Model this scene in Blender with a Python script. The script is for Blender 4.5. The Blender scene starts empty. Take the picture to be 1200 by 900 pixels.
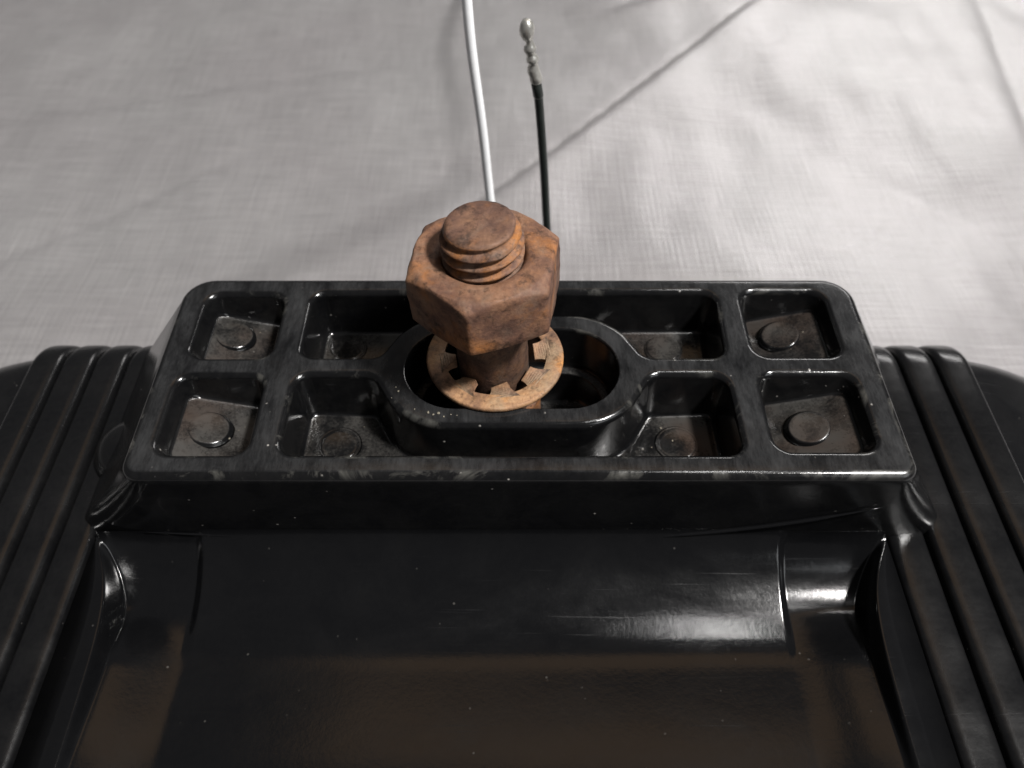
import bpy, bmesh, math, random
from mathutils import Vector, noise, Matrix

S = 0.001                     # everything below is written in millimetres
scene = bpy.context.scene
R = math.radians
random.seed(4)

# ------------------------------------------------------------------ camera
cam_d = bpy.data.cameras.new("camera")
cam = bpy.data.objects.new("camera", cam_d)
scene.collection.objects.link(cam)
cam.location = (0.0, -53.3 * S, 84.2 * S)
cam.rotation_euler = (R(90 - 51), 0, 0)
cam_d.sensor_width = 36.0
cam_d.lens = 28.26
cam_d.clip_start = 0.002
cam_d.clip_end = 50
cam_d.dof.use_dof = True
cam_d.dof.focus_distance = 0.101
cam_d.dof.aperture_fstop = 27
scene.camera = cam

# ------------------------------------------------------------------ light
world = bpy.data.worlds.new("World")
scene.world = world
world.use_nodes = True
bg = world.node_tree.nodes["Background"]
bg.inputs[0].default_value = (0.98, 0.97, 1.0, 1)
bg.inputs[1].default_value = 0.055

def lamp(name, loc, target, sx, sy, watts, col):
    d = bpy.data.lights.new(name, 'AREA')
    d.shape = 'RECTANGLE'; d.size = sx; d.size_y = sy
    d.energy = watts; d.color = col
    o = bpy.data.objects.new(name, d)
    scene.collection.objects.link(o)
    o.location = loc
    o.rotation_euler = (Vector(target) - Vector(loc)).to_track_quat('-Z', 'Y').to_euler()
    return o

lamp("key_lamp", (0.74, -0.30, 1.30), (0, 0, 0), 0.17, 0.14, 31.0, (1.0, 0.975, 0.95))
lamp("ceiling_lamp", (0.36, -0.02, 1.35), (0, 0, 0), 0.34, 0.04, 1.5, (1.0, 0.985, 0.97))
lamp("front_right_fill", (1.15, -0.95, 0.95), (0, 0.05, 0), 1.0, 0.7, 4.2, (0.95, 0.98, 1.0))  # broad cool light added to brighten the nut's right front face
lamp("room_lamp", (0.95, 1.75, 0.95), (0.05, 0.1, 0), 0.9, 0.25, 6.6, (1.0, 0.975, 0.96))
lamp("warm_reflection_fill", (0.12, 0.68, 1.5), (0, 0, 0), 1.05, 0.40, 0.48, (1.0, 0.62, 0.32))  # dim warm area light added for the brown reflection in the glossy panel

scene.view_settings.view_transform = 'Standard'
scene.view_settings.look = 'None'
scene.view_settings.exposure = 0.48
scene.view_settings.gamma = 1.0
scene.render.resolution_x = 1024
scene.render.resolution_y = 768

# ------------------------------------------------------------------ materials
def new_mat(name):
    m = bpy.data.materials.new(name); m.use_nodes = True
    nt = m.node_tree
    return m, nt, nt.nodes["Principled BSDF"]

def N(nt, t, **kw):
    n = nt.nodes.new(t)
    for k, v in kw.items():
        if k in n.inputs: n.inputs[k].default_value = v
        else: setattr(n, k, v)
    return n

def ramp(nt, src, stops):
    r = nt.nodes.new('ShaderNodeValToRGB')
    el = r.color_ramp.elements
    while len(el) < len(stops): el.new(0.5)
    for e, (p, c) in zip(el, stops):
        e.position = p
        e.color = c if len(c) == 4 else (*c, 1)
    nt.links.new(src, r.inputs[0])
    return r.outputs[0]

def g(v): return (v, v, v, 1)

def mixc(nt, fac, a, b, mode='MIX'):
    m = nt.nodes.new('ShaderNodeMix'); m.data_type = 'RGBA'; m.blend_type = mode
    for sock, v in ((m.inputs[0], fac), (m.inputs[6], a), (m.inputs[7], b)):
        if hasattr(v, 'links'): nt.links.new(v, sock)
        else: sock.default_value = v if not isinstance(v, tuple) or len(v) == 4 else (*v, 1)
    return m.outputs[2]

def mathn(nt, op, a, b=None, clamp=False):
    m = nt.nodes.new('ShaderNodeMath'); m.operation = op; m.use_clamp = clamp
    for i, v in enumerate((a, b)):
        if v is None: continue
        if hasattr(v, 'links'): nt.links.new(v, m.inputs[i])
        else: m.inputs[i].default_value = v
    return m.outputs[0]

def coords(nt, scale=(1, 1, 1)):
    tc = nt.nodes.new('ShaderNodeTexCoord')
    mp = nt.nodes.new('ShaderNodeMapping')
    mp.inputs['Scale'].default_value = scale
    nt.links.new(tc.outputs['Object'], mp.inputs[0])
    return mp.outputs[0]

def noise_n(nt, vec, scale, detail=4, rough=0.55, dist=0.0):
    n = N(nt, 'ShaderNodeTexNoise', Scale=scale, Detail=detail, Roughness=rough, Distortion=dist)
    nt.links.new(vec, n.inputs['Vector'])
    return n.outputs['Fac']

def plastic(name, dust, rough=0.16, dust_col=(0.085, 0.082, 0.078), speck=0.5, scuff=False, brown=0.0):
    m, nt, p = new_mat(name)
    v = coords(nt)
    a = noise_n(nt, v, 130, 6, 0.65, 0.6)
    b = noise_n(nt, v, 1500, 5, 0.7)
    film = ramp(nt, mathn(nt, 'ADD', mathn(nt, 'MULTIPLY', a, 0.75), mathn(nt, 'MULTIPLY', b, 0.35)),
                [(0.42, g(0)), (0.78, g(1))])
    film = mathn(nt, 'MULTIPLY', film, dust)
    # fine bright specks of dust
    vo = N(nt, 'ShaderNodeTexVoronoi', Scale=620.0); nt.links.new(v, vo.inputs['Vector'])
    sp = ramp(nt, vo.outputs['Distance'], [(0.06, g(1)), (0.13, g(0))])
    pick = ramp(nt, noise_n(nt, v, 330, 3, 0.6), [(0.58, g(0)), (0.66, g(1))])
    sp = mathn(nt, 'MULTIPLY', mathn(nt, 'MULTIPLY', sp, pick), speck)
    base = mixc(nt, film, (0.0030, 0.0031, 0.0035), dust_col)
    if brown > 0:
        bn = ramp(nt, noise_n(nt, v, 90, 4, 0.6), [(0.50, g(0)), (0.68, g(1))])
        bn = mathn(nt, 'MULTIPLY', bn, brown)
        base = mixc(nt, bn, base, (0.075, 0.036, 0.022))
        film = mathn(nt, 'MAXIMUM', film, bn)
    fac = film
    if scuff:   # the flat bearing face and its arrises are rubbed grey, the sunk parts are not
        tc = nt.nodes.new('ShaderNodeTexCoord'); sx = nt.nodes.new('ShaderNodeSeparateXYZ')
        nt.links.new(tc.outputs['Object'], sx.inputs[0])
        top = N(nt, 'ShaderNodeMapRange'); nt.links.new(sx.outputs[2], top.inputs[0])
        top.inputs[1].default_value = -0.00008; top.inputs[2].default_value = -0.00001
        wv = coords(nt, (1, 0.35, 1))
        s = ramp(nt, noise_n(nt, wv, 170, 8, 0.78, 0.15), [(0.40, g(0.05)), (0.72, g(0.9))])
        fine = ramp(nt, noise_n(nt, coords(nt, (6, 1, 1)), 500, 4, 0.7), [(0.3, g(0.5)), (0.7, g(1))])
        s = mathn(nt, 'MULTIPLY', mathn(nt, 'MULTIPLY', mathn(nt, 'MULTIPLY', s, fine), 0.34), top.outputs[0])
        base = mixc(nt, s, base, (0.130, 0.132, 0.135))
        fac = mathn(nt, 'MAXIMUM', fac, s)
        # arrises rubbed pale in places
        e1 = N(nt, 'ShaderNodeMapRange'); nt.links.new(sx.outputs[2], e1.inputs[0])
        e1.inputs[1].default_value = -0.0009; e1.inputs[2].default_value = -0.0002
        e2 = N(nt, 'ShaderNodeMapRange'); nt.links.new(sx.outputs[2], e2.inputs[0])
        e2.inputs[1].default_value = 0.0; e2.inputs[2].default_value = -0.00006
        wear = ramp(nt, noise_n(nt, v, 120, 6, 0.7, 0.8), [(0.54, g(0)), (0.72, g(0.42))])
        wear = mathn(nt, 'MULTIPLY', mathn(nt, 'MULTIPLY', wear, e1.outputs[0]), e2.outputs[0])
        base = mixc(nt, wear, base, (0.19, 0.185, 0.165))
        fac = mathn(nt, 'MAXIMUM', fac, wear)
        # gritty brown dirt lying on the pocket floors
        geo = nt.nodes.new('ShaderNodeNewGeometry'); gz = nt.nodes.new('ShaderNodeSeparateXYZ')
        nt.links.new(geo.outputs['Normal'], gz.inputs[0])
        flat = ramp(nt, gz.outputs[2], [(0.80, g(0)), (0.95, g(1))])
        low = N(nt, 'ShaderNodeMapRange'); nt.links.new(sx.outputs[2], low.inputs[0])
        low.inputs[1].default_value = -0.0012; low.inputs[2].default_value = -0.0022
        grit = ramp(nt, mathn(nt, 'ADD', mathn(nt, 'MULTIPLY', noise_n(nt, v, 140, 5, 0.6), 0.7), mathn(nt, 'MULTIPLY', noise_n(nt, v, 2300, 4, 0.75), 0.3)),
                    [(0.42, g(0.05)), (0.58, g(1))])
        grit = mathn(nt, 'MULTIPLY', mathn(nt, 'MULTIPLY', grit, flat), mathn(nt, 'MULTIPLY', low.outputs[0], 0.50))
        gc = mixc(nt, ramp(nt, noise_n(nt, v, 75, 3), [(0.50, g(0)), (0.66, g(1))]), (0.075, 0.071, 0.065), (0.070, 0.047, 0.035))
        base = mixc(nt, grit, base, gc)
        fac = mathn(nt, 'MAXIMUM', fac, grit)
    base = mixc(nt, sp, base, (0.40, 0.38, 0.35))
    nt.links.new(base, p.inputs['Base Color'])
    smear = ramp(nt, noise_n(nt, coords(nt, (0.35, 1, 1)), 95, 6, 0.65, 0.5), [(0.40, g(0)), (0.70, g(1))])
    scr = N(nt, 'ShaderNodeTexNoise', Scale=1.0, Detail=2.0); nt.links.new(coords(nt, (60, 2600, 60)), scr.inputs['Vector'])
    scr = ramp(nt, scr.outputs['Fac'], [(0.66, g(0)), (0.72, g(1))])
    rough = mathn(nt, 'ADD', rough - 0.05, mathn(nt, 'ADD', mathn(nt, 'MULTIPLY', smear, 0.11), mathn(nt, 'MULTIPLY', scr, 0.08)))
    rr = mathn(nt, 'ADD', rough, mathn(nt, 'MULTIPLY', mathn(nt, 'MAXIMUM', fac, sp), 0.45), True)
    rr = mathn(nt, 'ADD', rr, mathn(nt, 'MULTIPLY', mathn(nt, 'SUBTRACT', a, 0.5), 0.10), True)
    nt.links.new(rr, p.inputs['Roughness'])
    p.inputs['IOR'].default_value = 1.49
    bp = N(nt, 'ShaderNodeBump', Strength=0.25, Distance=0.00012)
    h = mathn(nt, 'ADD', mathn(nt, 'MULTIPLY', b, 0.5), mathn(nt, 'MULTIPLY', noise_n(nt, v, 260, 3), 0.6))
    nt.links.new(mathn(nt, 'ADD', h, mathn(nt, 'MULTIPLY', sp, 1.5)), bp.inputs['Height'])
    nt.links.new(bp.outputs[0], p.inputs['Normal'])
    return m

def rust(name, warm=0.5, dark=0.0, scale=1.0, tint=(1, 1, 1)):
    m, nt, p = new_mat(name)
    v = coords(nt)
    a = noise_n(nt, v, 170 * scale, 6, 0.65, 0.8)
    b = noise_n(nt, v, 520 * scale, 6, 0.7)
    c = noise_n(nt, v, 2600 * scale, 4, 0.7)
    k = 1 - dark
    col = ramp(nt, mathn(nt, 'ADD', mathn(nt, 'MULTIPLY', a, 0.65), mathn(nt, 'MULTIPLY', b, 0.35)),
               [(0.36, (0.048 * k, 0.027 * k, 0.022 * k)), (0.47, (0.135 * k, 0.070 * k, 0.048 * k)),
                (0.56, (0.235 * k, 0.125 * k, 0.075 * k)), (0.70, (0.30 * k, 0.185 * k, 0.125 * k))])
    orange = ramp(nt, noise_n(nt, v, 230 * scale, 5, 0.65, 0.5), [(0.60 - 0.16 * warm, g(0)), (0.74 - 0.1 * warm, g(1))])
    col = mixc(nt, mathn(nt, 'MULTIPLY', orange, 0.45 + 0.45 * warm), col, (0.40 * k, 0.155 * k, 0.035 * k))
    mauve = ramp(nt, noise_n(nt, v, 300 * scale, 6, 0.7, 0.3), [(0.50, g(0)), (0.66, g(0.75))])
    col = mixc(nt, mauve, col, (0.20 * k, 0.135 * k, 0.098 * k))
    pits = ramp(nt, noise_n(nt, v, 900 * scale, 5, 0.7), [(0.34, g(0.40)), (0.46, g(1))])
    col = mixc(nt, 1.0, col, pits, 'MULTIPLY')
    grain = ramp(nt, c, [(0.30, g(0.74)), (0.68, g(1.10))])
    col = mixc(nt, 1.0, col, grain, 'MULTIPLY')
    col = mixc(nt, 1.0, col, tint, 'MULTIPLY')
    nt.links.new(col, p.inputs['Base Color'])
    nt.links.new(ramp(nt, b, [(0.3, g(0.82)), (0.7, g(0.52))]), p.inputs['Roughness'])
    p.inputs['Specular IOR Level'].default_value = 0.35
    bp = N(nt, 'ShaderNodeBump', Strength=0.8, Distance=0.00035)
    h = mathn(nt, 'ADD', mathn(nt, 'MULTIPLY', b, 0.7), mathn(nt, 'MULTIPLY', c, 0.25))
    nt.links.new(h, bp.inputs['Height'])
    nt.links.new(bp.outputs[0], p.inputs['Normal'])
    return m

def tarp_mat():
    m, nt, p = new_mat("silver_tarp")
    v = coords(nt)
    hx = noise_n(nt, coords(nt, (60, 900, 1)), 1.0, 5, 0.62)     # flat tapes running across
    hy = noise_n(nt, coords(nt, (900, 60, 1)), 1.0, 5, 0.62)     # and away
    w1 = N(nt, 'ShaderNodeTexWave', Scale=190.0, Distortion=0.5, Detail=2.0); w1.bands_direction = 'X'
    w2 = N(nt, 'ShaderNodeTexWave', Scale=190.0, Distortion=0.5, Detail=2.0); w2.bands_direction = 'Y'
    for w in (w1, w2):
        w.inputs['Detail Scale'].default_value = 0.4
        nt.links.new(v, w.inputs['Vector'])
    weave = mathn(nt, 'MAXIMUM', mathn(nt, 'MULTIPLY', w1.outputs['Fac'], hy), mathn(nt, 'MULTIPLY', w2.outputs['Fac'], hx))
    big = noise_n(nt, v, 9, 5, 0.6)
    streak = mathn(nt, 'ADD', mathn(nt, 'MULTIPLY', hx, 0.6), mathn(nt, 'MULTIPLY', hy, 0.4))
    col = ramp(nt, streak, [(0.30, (0.335, 0.328, 0.328)), (0.70, (0.465, 0.457, 0.456))])
    tone = ramp(nt, big, [(0.35, (0.93, 0.91, 0.92)), (0.65, (1.0, 1.0, 1.0))])
    nt.links.new(mixc(nt, 1.0, col, tone, 'MULTIPLY'), p.inputs['Base Color'])
    p.inputs['Metallic'].default_value = 0.5
    nt.links.new(ramp(nt, mathn(nt, 'ADD', mathn(nt, 'MULTIPLY', streak, 0.7), mathn(nt, 'MULTIPLY', big, 0.3)),
                      [(0.35, g(0.28)), (0.65, g(0.46))]), p.inputs['Roughness'])
    bp = N(nt, 'ShaderNodeBump', Strength=0.45, Distance=0.0004)
    nt.links.new(mathn(nt, 'ADD', mathn(nt, 'MULTIPLY', weave, 0.5), mathn(nt, 'MULTIPLY', streak, 1.2)), bp.inputs['Height'])
    nt.links.new(bp.outputs[0], p.inputs['Normal'])
    return m

def simple(name, col, rough, metal=0.0, spec=0.5, bump=0.0, var=0.72):
    m, nt, p = new_mat(name)
    v = coords(nt)
    n = noise_n(nt, v, 900, 4, 0.6)
    c2 = tuple(c * var for c in col)
    nt.links.new(ramp(nt, n, [(0.35, c2), (0.62, col)]), p.inputs['Base Color'])
    p.inputs['Roughness'].default_value = rough
    p.inputs['Metallic'].default_value = metal
    p.inputs['Specular IOR Level'].default_value = spec
    if bump:
        bp = N(nt, 'ShaderNodeBump', Strength=bump, Distance=0.0003)
        nt.links.new(n, bp.inputs['Height']); nt.links.new(bp.outputs[0], p.inputs['Normal'])
    return m

M_PAD = plastic("black_plastic_scuffed", 0.07, 0.14, speck=0.8, scuff=True)
M_BODY = plastic("black_plastic_gloss", 0.018, 0.15, speck=0.10)
M_RIB = plastic("black_plastic_ribs", 0.05, 0.22, speck=0.25)
M_BOSS = plastic("black_plastic_boss", 0.28, 0.16, speck=0.7)
M_NUT = rust("rusty_steel_nut", 0.38, dark=0.12, scale=0.6, tint=(1.0, 0.95, 0.90))
M_BOLT = rust("rusty_steel_bolt", 0.85, dark=0.12)
M_END = rust("rusty_steel_end", 0.25, dark=0.22, scale=0.55)
M_WASH = rust("rusty_steel_washer", 0.25, dark=-0.55, scale=0.7, tint=(0.96, 1.01, 0.86))
M_SHANK_SHADE = rust("shaded_rusty_shank", 0.1, dark=0.60)  # shank rust with the shade under the nut put into its colour
M_TARP = tarp_mat()
M_WHITE = simple("white_insulation", (0.87, 0.88, 0.89), 0.35, var=0.95)
M_BLACKW = simple("black_insulation", (0.018, 0.022, 0.020), 0.32)
M_TIN = simple("dull_tinned_metal", (0.55, 0.54, 0.50), 0.32, 0.75, bump=0.4)
M_CRUMB = simple("dry_dirt", (0.22, 0.195, 0.15), 0.9, bump=0.6)

# ------------------------------------------------------------------ mesh helpers
def link(name, me, mat, parent=None):
    o = bpy.data.objects.new(name, me)
    scene.collection.objects.link(o)
    if mat: me.materials.append(mat)
    if parent: o.parent = parent
    return o

def mesh(name, verts, faces, mat, parent=None, smooth=True, weighted=False, recalc=True):
    me = bpy.data.meshes.new(name)
    me.from_pydata([(x * S, y * S, z * S) for x, y, z in verts], [], faces)
    if recalc:
        bm = bmesh.new(); bm.from_mesh(me)
        bmesh.ops.recalc_face_normals(bm, faces=bm.faces)
        bm.to_mesh(me); bm.free()
    if smooth: me.polygons.foreach_set('use_smooth', [True] * len(me.polygons))
    me.update()
    o = link(name, me, mat, parent)
    if weighted:
        w = o.modifiers.new("normals", 'WEIGHTED_NORMAL'); w.keep_sharp = True; w.weight = 60
    return o

def thing(name, label, cat, group=None):
    o = bpy.data.objects.new(name, None); scene.collection.objects.link(o)
    o.empty_display_size = 0.01
    tag(o, label, cat, group); return o

def tag(o, label, cat, group=None):
    o['label'] = label; o['category'] = cat
    if group: o['group'] = group

def round_poly(pts, n=7):
    """pts: (x, y, r); returns a counter-clockwise point list with rounded corners"""
    out = []; L = len(pts)
    for i in range(L):
        x, y, r = pts[i]
        p = Vector((x, y)); a = Vector(pts[i - 1][:2]); b = Vector(pts[(i + 1) % L][:2])
        if r <= 0: out.append((x, y)); continue
        u = (a - p).normalized(); v = (b - p).normalized()
        ang = u.angle(v); t = r / math.tan(ang / 2)
        c = p + (u + v).normalized() * (r / math.sin(ang / 2))
        s = p + u * t - c; e = p + v * t - c
        a0 = math.atan2(s.y, s.x); a1 = math.atan2(e.y, e.x); d = (a1 - a0 + math.pi) % (2 * math.pi) - math.pi
        for k in range(n + 1):
            q = a0 + d * k / n
            out.append((c.x + r * math.cos(q), c.y + r * math.sin(q)))
    return out

def normals2(pts):
    """outward normals of a counter-clockwise loop, scaled for a mitred offset"""
    res = []; L = len(pts)
    for i in range(L):
        p = Vector(pts[i]); a = Vector(pts[i - 1]); b = Vector(pts[(i + 1) % L])
        e1 = (p - a).normalized(); e2 = (b - p).normalized()
        n1 = Vector((e1.y, -e1.x)); n2 = Vector((e2.y, -e2.x))
        m = (n1 + n2).normalized()
        res.append(m / max(0.4, m.dot(n1)))
    return res

def grid(name, xs_fn, ys, zfn, mat, parent, skirts=None):
    verts = []; faces = []; nx = None
    for y in ys:
        xs = xs_fn(y); nx = len(xs)
        for x in xs: verts.append((x, y, zfn(x, y)))
    ny = len(ys)
    for j in range(ny - 1):
        for i in range(nx - 1):
            a = j * nx + i
            faces.append((a, a + 1, a + nx + 1, a + nx))
    if skirts is not None:                      # close the sides straight down
        border = ([i for i in range(nx)] + [j * nx + nx - 1 for j in range(1, ny)] +
                  [(ny - 1) * nx + i for i in range(nx - 2, -1, -1)] + [j * nx for j in range(ny - 2, 0, -1)])
        base = len(verts)
        for b in border: verts.append((verts[b][0], verts[b][1], skirts))
        L = len(border)
        for k in range(L):
            faces.append((border[k], base + k, base + (k + 1) % L, border[(k + 1) % L]))
        faces.append(tuple(range(base, base + L)))
    return mesh(name, verts, faces, mat, parent, weighted=True)

def sstep(a, b, x):
    t = max(0.0, min(1.0, (x - a) / (b - a))); return t * t * (3 - 2 * t)

def lin(a, b, n): return [a + (b - a) * i / (n - 1) for i in range(n)]

def cr(pts, n=10):                              # Catmull-Rom through points
    P = [Vector(p) for p in pts]; P = [2 * P[0] - P[1]] + P + [2 * P[-1] - P[-2]]
    out = []
    for i in range(1, len(P) - 2):
        for k in range(n):
            t = k / n
            out.append(0.5 * ((2 * P[i]) + (P[i + 1] - P[i - 1]) * t + (2 * P[i - 1] - 5 * P[i] + 4 * P[i + 1] - P[i + 2]) * t * t
                              + (3 * P[i] - P[i - 1] - 3 * P[i + 1] + P[i + 2]) * t ** 3))
    out.append(P[-2]); return out

def tube(name, pts, rad, mat, parent=None, seg=14):
    """rad: number or one radius per point"""
    verts = []; faces = []; n = len(pts)
    up = Vector((0.3, 1, 0.1))
    for i, p in enumerate(pts):
        t = (pts[min(i + 1, n - 1)] - pts[max(i - 1, 0)]).normalized()
        a = t.cross(up).normalized(); b = t.cross(a).normalized()
        r = rad[i] if isinstance(rad, (list, tuple)) else rad
        for k in range(seg):
            q = 2 * math.pi * k / seg
            verts.append(tuple(p + a * (r * math.cos(q)) + b * (r * math.sin(q))))
    for i in range(n - 1):
        for k in range(seg):
            faces.append((i * seg + k, i * seg + (k + 1) % seg, (i + 1) * seg + (k + 1) % seg, (i + 1) * seg + k))
    faces.append(tuple(range(seg))); faces.append(tuple(range((n - 1) * seg, n * seg)))
    return mesh(name, verts, faces, mat, parent)

# ------------------------------------------------------------------ the tarp
TZ = -70.0
def seg_dist(px, py, a, b):
    ax, ay = a; bx, by = b; dx, dy = bx - ax, by - ay; L = math.hypot(dx, dy)
    t = ((px - ax) * dx + (py - ay) * dy) / (L * L)
    s = ((px - ax) * dy - (py - ay) * dx) / L
    return s, t
CREASES = [((-5, 147), (105, 277), 5.0, 1.6, 26),
           ((190, 285), (166, 160), 2.6, 7.0, 26),
           ((120, 150), (150, 120), 0.8, 5, 12),
           ((40, 262), (75, 280), 2.5, 5, 12),
           ((-190, 180), (-60, 215), 1.2, 5, 16),
           ((-150, 110), (-90, 160), 1.2, 6, 14)]
def tarp_z(x, y):
    v = Vector((x, y, 0))
    h = 3.6 * noise.noise(v / 95.0 + Vector((3.1, 7.7, 0))) + 1.0 * noise.noise(v / 38.0 + Vector((9, 1, 4)))
    h += 0.5 * noise.noise(Vector((x / 15.0, y / 22.0, 2.2)))
    h += 0.4 * sstep(80, 150, x) * noise.noise(Vector((x / 9.0, y / 60.0, 5.2)))
    for a, b, A, w1, w2 in CREASES:
        s, t = seg_dist(x, y, a, b)
        f = sstep(-0.25, 0.15, t) * (1 - sstep(0.85, 1.25, t))
        if f <= 0: continue
        h += A * f * (math.exp(-s / w2) * (1 - math.exp(-s / w1)) if s > 0 else -0.12 * math.exp(s / w1))
    m = max(abs(x + 2.6) - 100, abs(y + 17) - 62)           # the lamp presses it flat
    k = sstep(0, 45, m)
    return TZ + h * k - 0.05
def axis(lo, a, b, hi, fine):
    out = []; v = lo
    while v < a: out.append(v); v += 28
    v = a
    while v < b: out.append(v); v += fine
    while v < hi: out.append(v); v += 28
    out.append(hi); return out
AX = axis(-800, -270, 270, 800, 1.5); AY = axis(-500, 30, 330, 900, 1.5)
tarp = grid('ground_tarp', lambda y: AX, AY, tarp_z, M_TARP, None)
tarp.modifiers.clear()
tarp['kind'] = 'structure'
tarp['label'] = 'creased silver grey woven plastic tarp under the lamp'

# ------------------------------------------------------------------ lamp housing
lampo = thing('lamp_housing', 'upturned glossy black plastic lamp housing with ribbed sides and mounting pad', 'lamp')

# --- mounting pad ---------------------------------------------------
def racetrack(cx, cy, s, r, n=18):
    out = []
    for k in range(n + 1):
        q = -math.pi / 2 + math.pi * k / n; out.append((cx + s + r * math.cos(q), cy + r * math.sin(q)))
    for k in range(n + 1):
        q = math.pi / 2 + math.pi * k / n; out.append((cx - s + r * math.cos(q), cy + r * math.sin(q)))
    return out

RC = (0.0, 17.95); RS = 8.2; RO = 9.9
def mid_front():
    pts = [(-29.7, 3.5, 2.2), (29.6, 3.5, 2.2), (29.4, 16.7, 2.4), (18.9, 16.7, 2.6)]
    for k in range(13):
        q = R(-38) - R(52) * k / 12; pts.append((RC[0] + RS + RO * math.cos(q), RC[1] + RO * math.sin(q), 0))
    for k in range(13):
        q = R(-90) - R(52) * k / 12; pts.append((RC[0] - RS + RO * math.cos(q), RC[1] + RO * math.sin(q), 0))
    pts += [(-18.9, 16.7, 2.6), (-29.6, 16.7, 2.4)]
    return round_poly(pts)
def mid_back():
    pts = [(-29.6, 19.7, 2.2), (-18.4, 19.7, 2.4)]
    for k in range(13):
        q = R(142) - R(52) * k / 12; pts.append((RC[0] - RS + RO * math.cos(q), RC[1] + RO * math.sin(q), 0))
    for k in range(13):
        q = R(90) - R(52) * k / 12; pts.append((RC[0] + RS + RO * math.cos(q), RC[1] + RO * math.sin(q), 0))
    pts += [(18.4, 19.7, 2.4), (29.8, 19.7, 2.2), (30.2, 32.7, 2.2), (-29.6, 32.4, 2.2)]
    return round_poly(pts)
def rect(x0, x1, y0, y1, r=2.3): return round_poly([(x0, y0, r), (x1, y0, r), (x1, y1, r), (x0, y1, r)])

def d_out(x): return 6.4 - (abs(x) - 33.5) * 0.26
def d_mid(x): return 9.4 - abs(x) * 0.05
pockets = [(rect(-45.1, -33.4, 19.6, 32.2), d_out), (rect(-45.5, -33.5, 3.5, 16.5), d_out),
           (rect(33.7, 46.2, 19.9, 32.8), d_out), (rect(33.4, 46.7, 4.0, 16.8), d_out),
           (mid_front(), d_mid), (mid_back(), d_mid)]

V = []; F = []; top_loops = []
def add_ring(pts): 
    b = len(V); V.extend(pts); return list(range(b, b + len(pts)))
def bridge(a, b):
    L = len(a)
    for i in range(L): F.append((a[i], a[(i + 1) % L], b[(i + 1) % L], b[i]))

outer = round_poly([(-49.1, 0, 2.6), (50.9, 0, 2.4), (50.9, 35.7, 4.6), (-49.1, 35.7, 4.6)], 8)
on = normals2(outer)
fr = 1.3
prev = None
rings = []
for k in range(6):
    a = R(90) * k / 5; rings.append((-fr + fr * math.sin(a), -fr * (1 - math.cos(a)), 0.0))
for z in (-2.0, -3.5, -5, -7, -9, -11, -13, -15, -17, -19): rings.append((0.0, z, ((-z - 1) / 13.0)))
for off, z, t in rings:
    ring = []
    for (x, y), n in zip(outer, on):
        u = n.normalized()
        fx = (10.3 if u.x < 0 else 8.2) * abs(u.x) ** 0.7 * min(t, 0.98)
        fy = 2.0 * max(0, u.y) * t
        ring.append((x + n.x * off + math.copysign(fx, u.x), y + n.y * off + fy, z))
    r = add_ring(ring)
    if prev is None: top_loops.append(r)
    else: bridge(prev, r)
    prev = r
for pts, D in pockets:
    nn = normals2(pts); pts = [(x + n.x * 0.75, y + n.y * 0.75) for (x, y), n in zip(pts, nn)]; r1 = 0.95; rb = 0.7; draft = 0.55
    prof = []
    for k in range(5):
        a = R(90) * k / 4; prof.append((r1 * math.sin(a), 'a', -r1 * (1 - math.cos(a))))
    prof.append((r1 + draft * 0.5, 'f', 0.5)); 
    for k in range(5):
        b = R(90) * k / 4; prof.append((r1 + draft + rb * (1 - math.cos(b)), 'b', rb - rb * math.sin(b)))
    prev = None
    for ins, kind, val in prof:
        ring = []
        for (x, y), n in zip(pts, nn):
            px, py = x - n.x * ins, y - n.y * ins
            z = val if kind == 'a' else (-D(x) * val if kind == 'f' else -D(x) + val)
            ring.append((px, py, z))
        r = add_ring(ring)
        if prev is None: top_loops.append(r)
        else: bridge(prev, r)
        prev = r
    F.append(tuple(prev))
slot = racetrack(0.0, 17.95, 7.6, 7.0)
sn = normals2(slot); prev = None
for ins, z in [(-0.35, 0), (-0.2, -0.06), (-0.06, -0.2), (0, -0.5), (0.15, -4), (0.3, -7.4), (0.6, -7.8), (1.5, -7.9), (1.7, -8.1), (1.75, -12), (1.8, -15.5)]:
    r = add_ring([(x - n.x * ins, y - n.y * ins, z) for (x, y), n in zip(slot, sn)])
    if prev is None: top_loops.append(r)
    else: bridge(prev, r)
    prev = r
F.append(tuple(prev))
bm = bmesh.new()
bv = [bm.verts.new((x * S, y * S, z * S)) for x, y, z in V]
for f in F:
    bm.faces.new([bv[i] for i in f])
edges = []
for L in top_loops:
    for i in range(len(L)):
        e = bm.edges.get((bv[L[i]], bv[L[(i + 1) % len(L)]]))
        edges.append(e)
bmesh.ops.triangle_fill(bm, edges=edges, use_beauty=True, use_dissolve=False, normal=(0, 0, 1))
bmesh.ops.recalc_face_normals(bm, faces=bm.faces)
for f in bm.faces: f.smooth = True
me = bpy.data.meshes.new('mounting_pad'); bm.to_mesh(me); bm.free()
pad = link('mounting_pad', me, M_PAD, lampo)
w = pad.modifiers.new("normals", 'WEIGHTED_NORMAL'); w.keep_sharp = True

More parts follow.
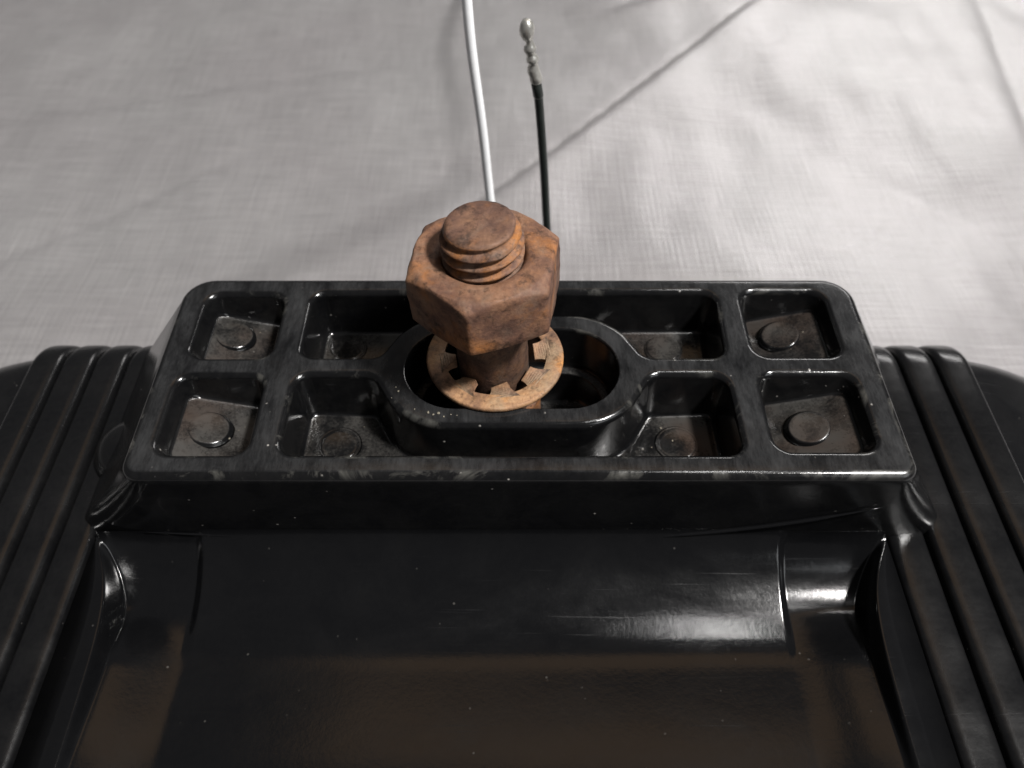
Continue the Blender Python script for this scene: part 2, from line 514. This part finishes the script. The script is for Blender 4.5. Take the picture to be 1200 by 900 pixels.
# round moulding marks in the pockets
def lathe(name, prof, mat, parent=None, loc=(0, 0, 0), seg=40, shear=0.0, weighted=True):
    verts = []; faces = []; n = len(prof)
    for r, z in prof:
        for k in range(seg):
            q = 2 * math.pi * k / seg
            x, y = r * math.cos(q), r * math.sin(q)
            verts.append((x + loc[0], y + loc[1], z + loc[2] + shear * x))
    for i in range(n - 1):
        for k in range(seg):
            faces.append((i * seg + k, i * seg + (k + 1) % seg, (i + 1) * seg + (k + 1) % seg, (i + 1) * seg + k))
    faces.append(tuple(range(seg))); faces.append(tuple(range((n - 1) * seg, n * seg)))
    return mesh(name, verts, faces, mat, parent, weighted=weighted)
for x, y, h in [(-41.2, 27.6, 1.0), (-41.0, 10.6, 0.8), (-25.2, 28.6, 0.35), (-24.0, 10.6, 0.3),
                (23.2, 28.4, 0.7), (23.0, 10.8, 0.35), (39.9, 27.8, 1.1), (40.2, 10.7, 1.3)]:
    D = d_out if abs(x) > 33 else d_mid
    sl = (0.26 if abs(x) > 33 else 0.05) * (1 if x > 0 else -1)
    h *= 0.5
    lathe('moulding_boss', [(3.1, -0.05), (2.9, 0.04), (2.8, 0.14), (2.72, h - 0.22), (2.6, h - 0.06), (2.35, h), (2.05, h - 0.05), (0.4, h - 0.08)],
          M_PAD, pad, (x, y, -D(x)), shear=sl)

# --- smooth middle panel, sunk between the ribbed sides -------------------
XB = -2.9; GH = 54.3                                   # centre line and half width up to the first grooves
def edge_half(y): return 49.3 + 4.6 * math.exp(-((min(0, y)) / -6.5) ** 1.3)
def floor_z(x, y):
    c = sstep(-43.6, -42.0, x) * (1 - sstep(36.3, 37.6, x))
    def prof(a, b, zt):
        if y >= 0: return zt
        if y > -a: return (zt - b) + b * (1 - max(0, 1 - ((y + a) / a) ** 1.7) ** (1 / 1.7))
        return zt - b
    zs = prof(9.2, 6.8, -13.4); zc = prof(16.3, 7.4, -12.8)
    z = zs * (1 - c) + zc * c
    f = sstep(-14, -60, y)
    z += 1.9 * sstep(-9, -32, y) - 9 * max(0, (-y - 40) / 35) ** 2
    u = (x - XB) / 49.0
    return z + (2.4 * sstep(0.80, 1.0, abs(u)) - 0.2) * sstep(-7, -17, y)
def top_z(y): return -15.0 - 9.0 * max(0, (-y - 40) / 35) ** 2
def panel_z(x, y):
    e = edge_half(y); o = abs(x - XB) - e              # o<0 inside the recess
    fz = floor_z(x, y); tz = top_z(y)
    if fz > tz - 0.05: tz = max(tz, tz)
    depth = tz - fz
    if depth <= 0.2: return fz if o < 0 else min(tz, fz) if o < 0.6 else tz
    # S-shaped wall, rounded at the top and filleted at the foot
    t = (o + 1.0) / 1.3
    s = 0 if t <= 0 else 1 if t >= 1 else (0.5 - 0.5 * math.cos(math.pi * t))
    return fz + depth * (s ** 1.25)
OFF_IN = [-1.6, -1.3, -1.1, -1.0, -0.9, -0.8, -0.7, -0.6, -0.5, -0.4, -0.3, -0.2, -0.1, 0.0, 0.1, 0.2, 0.3, 0.45]
def panel_xs(y):
    e = edge_half(y)
    inner = e - 2.2
    key = sorted(set([-43.9 + 0.16 * i for i in range(14)] + [36.0 + 0.14 * i for i in range(14)]))
    L = [XB - GH] + [XB - e - o for o in reversed(OFF_IN)]
    mid = lin(XB - inner, -44.2, 8) + key[:14] + lin(-41.4, 35.7, 46) + key[14:] + lin(38.3, XB + inner, 8)
    Rr = [XB + e + o for o in OFF_IN] + [XB + GH]
    return L + mid + Rr
def panel_ys():
    ys = lin(-76, -34, 22) + lin(-33, -14, 24)
    ys += [-13.2 + 13.2 * (1 - math.cos(math.pi / 2 * k / 40)) if False else -13.2 + 13.2 * math.sin(math.pi / 2 * k / 44) for k in range(1, 45)]
    return ys
PYS = panel_ys()
grid('centre_panel', panel_xs, PYS, panel_z, M_BODY, lampo, skirts=-69.9)

# faint curved ledge across the wall under the pad
pts = []
for i in range(61):
    x = -50 + 98 * i / 60; u = (x + 6) / 52
    pts.append(Vector((x, -0.25, -15.4 + 3.0 * u * u + (5.5 * max(0, (x - 12) / 36) ** 2))))
tube('moulding_line', pts, [0.30 * min(1, i / 8, (60 - i) / 5) + 0.04 for i in range(61)], M_BODY, lampo, 10)

# --- side shells with ribs --------------------------------------------
YB, RB = 31.0, 7.4
def drop_y(y):
    if y > YB: d = min(1, (y - YB) / RB); return RB * (1 - math.sqrt(max(0, 1 - d * d)))
    if y < -60: d = min(1, (-60 - y) / 16); return 16 * (1 - math.sqrt(max(0, 1 - d * d)))
    return 0
SYS = [-60 - 16 * math.sin(math.pi / 2 * k / 14) for k in range(14, 0, -1)] + lin(-60, YB, 16) + [YB + RB * math.sin(math.pi / 2 * k / 16) for k in range(1, 17)]
def shell(x_in, x_flat, x_out):
    r = abs(x_out - x_flat)
    def z(x, y):
        d = max(0, (abs(x) - abs(x_flat)) / r); d = min(1, d)
        return -16.7 - drop_y(y) - 0.25 * max(0, abs(x) - abs(x_flat) + 5) - 15 * (1 - math.sqrt(max(0, 1 - d * d)))
    xs = lin(x_in, x_flat, 10) + [x_flat + (x_out - x_flat) * math.sin(math.pi / 2 * k / 16) for k in range(1, 17)]
    if x_out < 0: xs = xs[::-1]
    return grid('side_shell', lambda y: xs, SYS, z, M_RIB, lampo, skirts=-69.9)
shellL = shell(-56.4, -82.5, -108)
shellR = shell(50.6, 78.0, 104)
# the part of the shell that carries the pad
grid('back_shell', lambda y: lin(-56.2, 50.4, 30), lin(0.2, YB, 6) + [YB + RB * math.sin(math.pi / 2 * k / 12) for k in range(1, 13)],
     lambda x, y: -16.9 - drop_y(y), M_RIB, lampo, skirts=-69.9)

def rib_mesh(w, h):
    path = []
    for k in range(8): path.append((-76 + 0.01, -69.0 + 36 * k / 7, -1, 0))
    path = [(-76, -69, -1, 0), (-76, -45, -1, 0)]
    for k in range(9):
        q = math.pi / 2 * k / 8; path.append((-60 - 16 * math.cos(q), -32.7 + 16 * math.sin(q), -math.cos(q), math.sin(q)))
    for y in lin(-58, YB, 14)[1:]: path.append((y, -16.7, 0, 1))
    for k in range(1, 13):
        q = math.pi / 2 * k / 12; path.append((YB + RB * math.sin(q), -16.7 - RB * (1 - math.cos(q)), math.sin(q), math.cos(q)))
    path += [(YB + RB, -45, 1, 0), (YB + RB, -69, 1, 0)]
    sec = []
    for k in range(17):
        q = math.pi * (1 - k / 16)
        cx = math.copysign(abs(math.cos(q)) ** 0.52, math.cos(q)); sz = abs(math.sin(q)) ** 0.58
        sec.append((cx * w / 2, sz * h - 0.15))
    V2 = []; F2 = []; n = len(sec)
    for y, z, ny, nz in path:
        for x, hh in sec: V2.append((x, y + ny * hh, z + nz * hh))
    for j in range(len(path) - 1):
        for i in range(n - 1):
            a = j * n + i; F2.append((a, a + 1, a + n + 1, a + n))
    F2.append(tuple(range(n))); F2.append(tuple(range((len(path) - 1) * n, len(path) * n)))
    return V2, F2
proto = None
for xs, par in (((-60.1, -65.4, -70.7, -76.0), shellL), ((54.4, 60.3, 66.1, 71.9), shellR)):
    for x in xs:
        if proto is None:
            v2, f2 = rib_mesh(4.95, 2.0)
            proto = mesh('rib', v2, f2, M_RIB, par); r_ = proto
        else:
            r_ = proto.copy(); scene.collection.objects.link(r_); r_.parent = par
        r_.location = (x * S, 0, 0)
        r_.scale = (1.0 if x < 0 else 1.11, 1, 1)

# rounded screw boss on the flank of the pad
lathe('screw_boss', [(5.6 * math.cos(R(9 * k)) + 0.1, 6.6 * math.sin(R(9 * k))) for k in range(11)], M_RIB, lampo, (-55.6, 13.2, -16.0))

# ------------------------------------------------------------------ bolt, nut and washer
AXT = Matrix.Rotation(R(-2.6), 4, 'Y')
def on_axis(o):
    o.matrix_world = Matrix.Translation((-2.5 * S, 19.0 * S, -0.9 * S)) @ AXT

def thread_z(th, z, p=1.5): return ((z / p - th / (2 * math.pi)) % 1.0)
def make_bolt():
    seg = 72; verts = []; faces = []
    zs = lin(-7.0, 24.9, 230)
    for z in zs:
        for k in range(seg):
            th = 2 * math.pi * k / seg
            u = thread_z(th, z); tri = abs(2 * u - 1)                 # 1 at the crest
            crest = min(1.0, max(0.0, (tri - 0.30) / 0.52))
            r = 4.08 + 0.92 * crest
            if z > 23.2: r = min(r, 5.0 - (z - 23.2) * 0.42) if z > 23.6 else min(r + 0.6 * (z - 23.2), 4.95)
            if z < 12.4: r = 4.82
            r += 0.05 * noise.noise(Vector((math.cos(th) * 3, math.sin(th) * 3, z * 0.8)))
            verts.append((r * math.cos(th), r * math.sin(th), z))
    n = len(zs)
    for i in range(n - 1):
        for k in range(seg):
            faces.append((i * seg + k, i * seg + (k + 1) % seg, (i + 1) * seg + (k + 1) % seg, (i + 1) * seg + k))
    # slightly dished, pitted end face
    prev = [(n - 1) * seg + k for k in range(seg)]
    for r, z in ((4.05, 25.16), (3.7, 25.22), (3.0, 25.2), (2.2, 25.16), (1.4, 25.14), (0.6, 25.14)):
        base = len(verts)
        for k in range(seg):
            th = 2 * math.pi * k / seg
            zz = z + 0.10 * noise.noise(Vector((r * math.cos(th), r * math.sin(th), 3)) * 0.9)
            verts.append((r * math.cos(th), r * math.sin(th), zz))
        cur = list(range(base, base + seg))
        for k in range(seg): faces.append((prev[k], prev[(k + 1) % seg], cur[(k + 1) % seg], cur[k]))
        prev = cur
    faces.append(tuple(prev))
    o = mesh('threaded_shank', verts, faces, M_BOLT)
    o.data.materials.append(M_END); o.data.materials.append(M_SHANK_SHADE)
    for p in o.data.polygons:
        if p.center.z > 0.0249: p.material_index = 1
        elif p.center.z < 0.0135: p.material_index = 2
    return o
bolt = thing('bolt', 'rusty threaded bolt end standing up through the slot, above the nut', 'bolt')
sh = make_bolt(); sh.parent = bolt
# hexagonal head, captive in the slot below the pad face
hv = []; hf = []
for z, r in ((-13.2, 6.0), (-12.8, 6.3), (-7.4, 6.3), (-7.0, 6.0)):
    for k in range(6):
        q = R(60 * k); hv.append((r * math.cos(q), r * math.sin(q) * 0.98, z))
for i in range(3):
    for k in range(6): hf.append((i * 6 + k, i * 6 + (k + 1) % 6, (i + 1) * 6 + (k + 1) % 6, (i + 1) * 6 + k))
hf += [tuple(range(6)), tuple(range(18, 24))]
mesh('bolt_head', hv, hf, M_BOLT, bolt, smooth=False)
on_axis(bolt)

def make_nut():
    seg = 144; z0, z1 = 12.6, 20.7; af = 8.55; rot = R(50)
    rc = 8.35
    verts = []; faces = []; rows = []
    def rhex(th):
        q = (th - rot + R(30)) % R(60) - R(30)
        r = af / math.cos(q)                                  # corner lies at q=+-30 -> shift so that corner at rot
        return min(r, 9.82)
    def ring(fn):
        b = len(verts)
        for k in range(seg):
            th = 2 * math.pi * k / seg; r, z = fn(th)
            nz = noise.noise(Vector((r * math.cos(th), r * math.sin(th), z)) * 0.55) * 0.14 + noise.noise(Vector((r * math.cos(th), r * math.sin(th), z)) * 1.6) * 0.05
            verts.append(((r + nz) * math.cos(th), (r + nz) * math.sin(th), z + nz * 0.6))
        rows.append(list(range(b, b + seg)))
    def ztop(r): return z1 - max(0, r - rc) * 0.62
    def zbot(r): return z0 + max(0, r - rc) * 0.30
    ring(lambda t: (4.6, z1 - 4))
    ring(lambda t: (4.75, z1 - 1.1)); ring(lambda t: (5.1, z1 - 0.45)); ring(lambda t: (5.55, z1 - 0.05))
    for r in (6.2, 6.9, 7.6, 8.1, 8.35): ring(lambda t, r=r: (r, z1))
    ring(lambda t: (max(8.37, rhex(t) - 0.45), ztop(max(8.37, rhex(t) - 0.45))))
    ring(lambda t: (rhex(t) - 0.14, ztop(rhex(t)) + 0.02))
    ring(lambda t: (rhex(t), ztop(rhex(t)) - 0.18))
    for f in (0.12, 0.25, 0.4, 0.55, 0.7, 0.85): ring(lambda t, f=f: (rhex(t), ztop(rhex(t)) * (1 - f) + zbot(rhex(t)) * f))
    ring(lambda t: (rhex(t), zbot(rhex(t)) + 0.18)); ring(lambda t: (rhex(t) - 0.15, zbot(rhex(t))))
    for r in (8.2, 7.2, 6.2, 5.4): ring(lambda t, r=r: (r, z0))
    ring(lambda t: (4.7, z0 + 0.7)); 
    for a, b in zip(rows, rows[1:]):
        for k in range(seg): faces.append((a[k], a[(k + 1) % seg], b[(k + 1) % seg], b[k]))
    o = mesh('hex_nut', verts, faces, M_NUT, recalc=True)
    # sharp arrises of the hexagon
    me = o.data
    o.modifiers.new("normals", 'WEIGHTED_NORMAL')
    return o
nut = make_nut(); tag(nut, 'chunky rusty brown hexagonal nut threaded on the bolt', 'nut'); on_axis(nut)

def make_washer():
    seg = 160; verts = []; faces = []
    ro = 9.4; band = 7.05
    nt_ = 8
    t = 0.95
    # flat outer band
    prof = [(band, 0.0), (band, t), (ro - 0.25, t), (ro, t - 0.25), (ro, 0.25), (ro - 0.25, 0)]
    n = len(prof)
    for k in range(seg):
        th = 2 * math.pi * k / seg
        for r, z in prof: 
            rr = r + (0.06 * noise.noise(Vector((math.cos(th) * 4, math.sin(th) * 4, 1))))
            verts.append((rr * math.cos(th), rr * math.sin(th), z))
    for k in range(seg):
        for i in range(n):
            a = k * n + i; b = k * n + (i + 1) % n; c = ((k + 1) % seg) * n + (i + 1) % n; d = ((k + 1) % seg) * n + i
            faces.append((a, b, c, d))
    o = mesh('outer_band', verts, faces, M_WASH, weighted=True)
    # twisted inner teeth
    tooth = None; teeth = []
    for i in range(nt_):
        if tooth is None:
            tv = []; tf = []
            rs = lin(5.35, 7.6, 8)
            for j, r in enumerate(rs):
                u = 1 - (r - 5.35) / 2.25                     # 1 at the tip
                hw = (1.15 + 1.3 * (1 - u) ** 2.2); tw = R(24) * u
                for sx, sz in ((-1, 0), (1, 0), (1, 1), (-1, 1)):
                    y = sx * hw; z = sz * t * 0.96 + 0.02 - t / 2
                    yy = y * math.cos(tw) - z * math.sin(tw); zz = y * math.sin(tw) + z * math.cos(tw)
                    tv.append((r, yy, zz + t / 2))
            for j in range(len(rs) - 1):
                for q in range(4): tf.append((j * 4 + q, j * 4 + (q + 1) % 4, (j + 1) * 4 + (q + 1) % 4, (j + 1) * 4 + q))
            tf += [(0, 1, 2, 3), tuple(range((len(rs) - 1) * 4, len(rs) * 4))]
            tooth = mesh('tooth', tv, tf, M_WASH, smooth=False); x = tooth
        else:
            x = tooth.copy(); scene.collection.objects.link(x)
        x.rotation_euler = (0, 0, R(360 / nt_ * i + 8)); teeth.append(x)
    return o, teeth
washer = thing('lock_washer', 'rusty orange internal tooth lock washer lying on the slotted ring', 'washer')
band, teeth = make_washer()
band.parent = washer
for tt in teeth: tt.parent = washer
washer.location = (-2.3 * S, 19.3 * S, 0.06 * S)
washer.rotation_euler = (0, 0, 0)

# ------------------------------------------------------------------ wires
wp = cr([(1, 38.2, -52), (0.5, 46, -51), (-0.6, 60, -44), (-2.6, 68.5, -28), (-4.1, 70, -12.6), (-5.2, 70, 3.1), (-6.5, 70, 17.2), (-6.95, 70.1, 25.5), (-7.3, 70.6, 33), (-4, 76, 40), (14, 100, 27), (26, 128, 7), (14, 176, -8), (2, 219, -22), (-1, 280, -40), (0, 340, -58), (-4, 390, -66.5), (-8, 430, -68)], 8)  # unseen run above the frame is shaped to drop its shadow on the tarp
wire = tube('wire', wp, 0.82, M_WHITE)
tag(wire, 'thin white insulated wire rising behind the bolt', 'wire')
bp_ = cr([(12, 38.2, -50), (11.2, 46, -48), (9.3, 56, -40), (7.8, 61.5, -26), (6.4, 62, -12.2), (5.5, 62, 0), (4.35, 62, 12.5), (3.75, 62, 16.7)], 8)
bw = thing('wire', 'thin black wire with bare crimped metal tip beside the white wire', 'wire')
tube('insulation', bp_, 0.72, M_BLACKW, bw)
tipd = (Vector((1.9, 62, 26.5)) - Vector((3.75, 62, 16.5))); tl = tipd.length; tipd.normalize()
tp = []; tr = []
for s, r in [(0, .74), (.25, .86), (.9, .86), (1.3, .82), (2.0, .84), (2.5, .78), (3.0, .62), (3.3, .66), (3.7, .84), (4.2, .80), (4.6, .58), (4.9, .60), (5.3, .82), (5.8, .84), (6.2, .62), (6.6, .50), (7.0, .52), (7.4, .74), (8.0, .95), (8.8, 1.0), (9.5, .88), (10.0, .6), (10.25, .25)]:
    wob = 0.10 * math.sin(s * 2.2)
    tp.append(Vector((3.75, 62, 16.5)) + tipd * (s * tl / 10.25) + Vector((wob, 0, 0))); tr.append(r * 1.15)
tube('crimped_tip', tp, tr, M_TIN, bw, 18)
tube('sleeve', [Vector((3.75, 62, 16.5)) - tipd * 2.6, Vector((3.75, 62, 16.5)) - tipd * 2.3, Vector((3.75, 62, 16.5)) - tipd * 0.3, Vector((3.75, 62, 16.5)) + tipd * 0.1],
     [0.74, 0.84, 0.84, 0.76], M_BLACKW, bw)

# ------------------------------------------------------------------ crumbs of dirt
cv = []; cf = []
def crumb(x, y, z, r):
    b = len(cv)
    ico = [(0, 0, 1), (0.9, 0, 0.3), (0.2, 0.9, 0.2), (-0.8, 0.4, 0.3), (-0.5, -0.8, 0.3), (0.5, -0.7, 0.1), (0, 0, -0.6)]
    for p in ico:
        j = [random.uniform(0.7, 1.25) for _ in range(3)]
        cv.append((x + p[0] * r * j[0], y + p[1] * r * j[1], z + (p[2] + 0.4) * r * j[2]))
    for k in range(5):
        cf.append((b, b + 1 + k, b + 1 + (k + 1) % 5)); cf.append((b + 6, b + 1 + (k + 1) % 5, b + 1 + k))
for x, y, r in [(-11.0, 10.0, .34), (-10.3, 9.7, .25), (-9.6, 9.9, .36), (-8.9, 9.4, .22), (-8.0, 9.7, .2), (-15.2, 13.6, .25), (-15.6, 14.3, .18), (-12.8, 10.6, .15), (-7.2, 9.6, .14), (-16, 12.5, .12)]:
    crumb(x, y, 0, r * 0.7)
for _ in range(60):
    x = random.uniform(-44, 45); D = d_out(x) if abs(x) > 34.6 else d_mid(x)
    if 32.5 < abs(x) < 34.8 or 28 < abs(x) < 35.2 or abs(x) < 19: continue
    y = random.choice((random.uniform(6, 14), random.uniform(22.5, 30)))
    crumb(x, y, -D, random.uniform(0.07, 0.2))
cr_o = mesh('dirt_crumbs', cv, cf, M_CRUMB, smooth=False)
cr_o['kind'] = 'stuff'; tag(cr_o, 'pale crumbs of dry dirt scattered on the mounting pad', 'dirt')
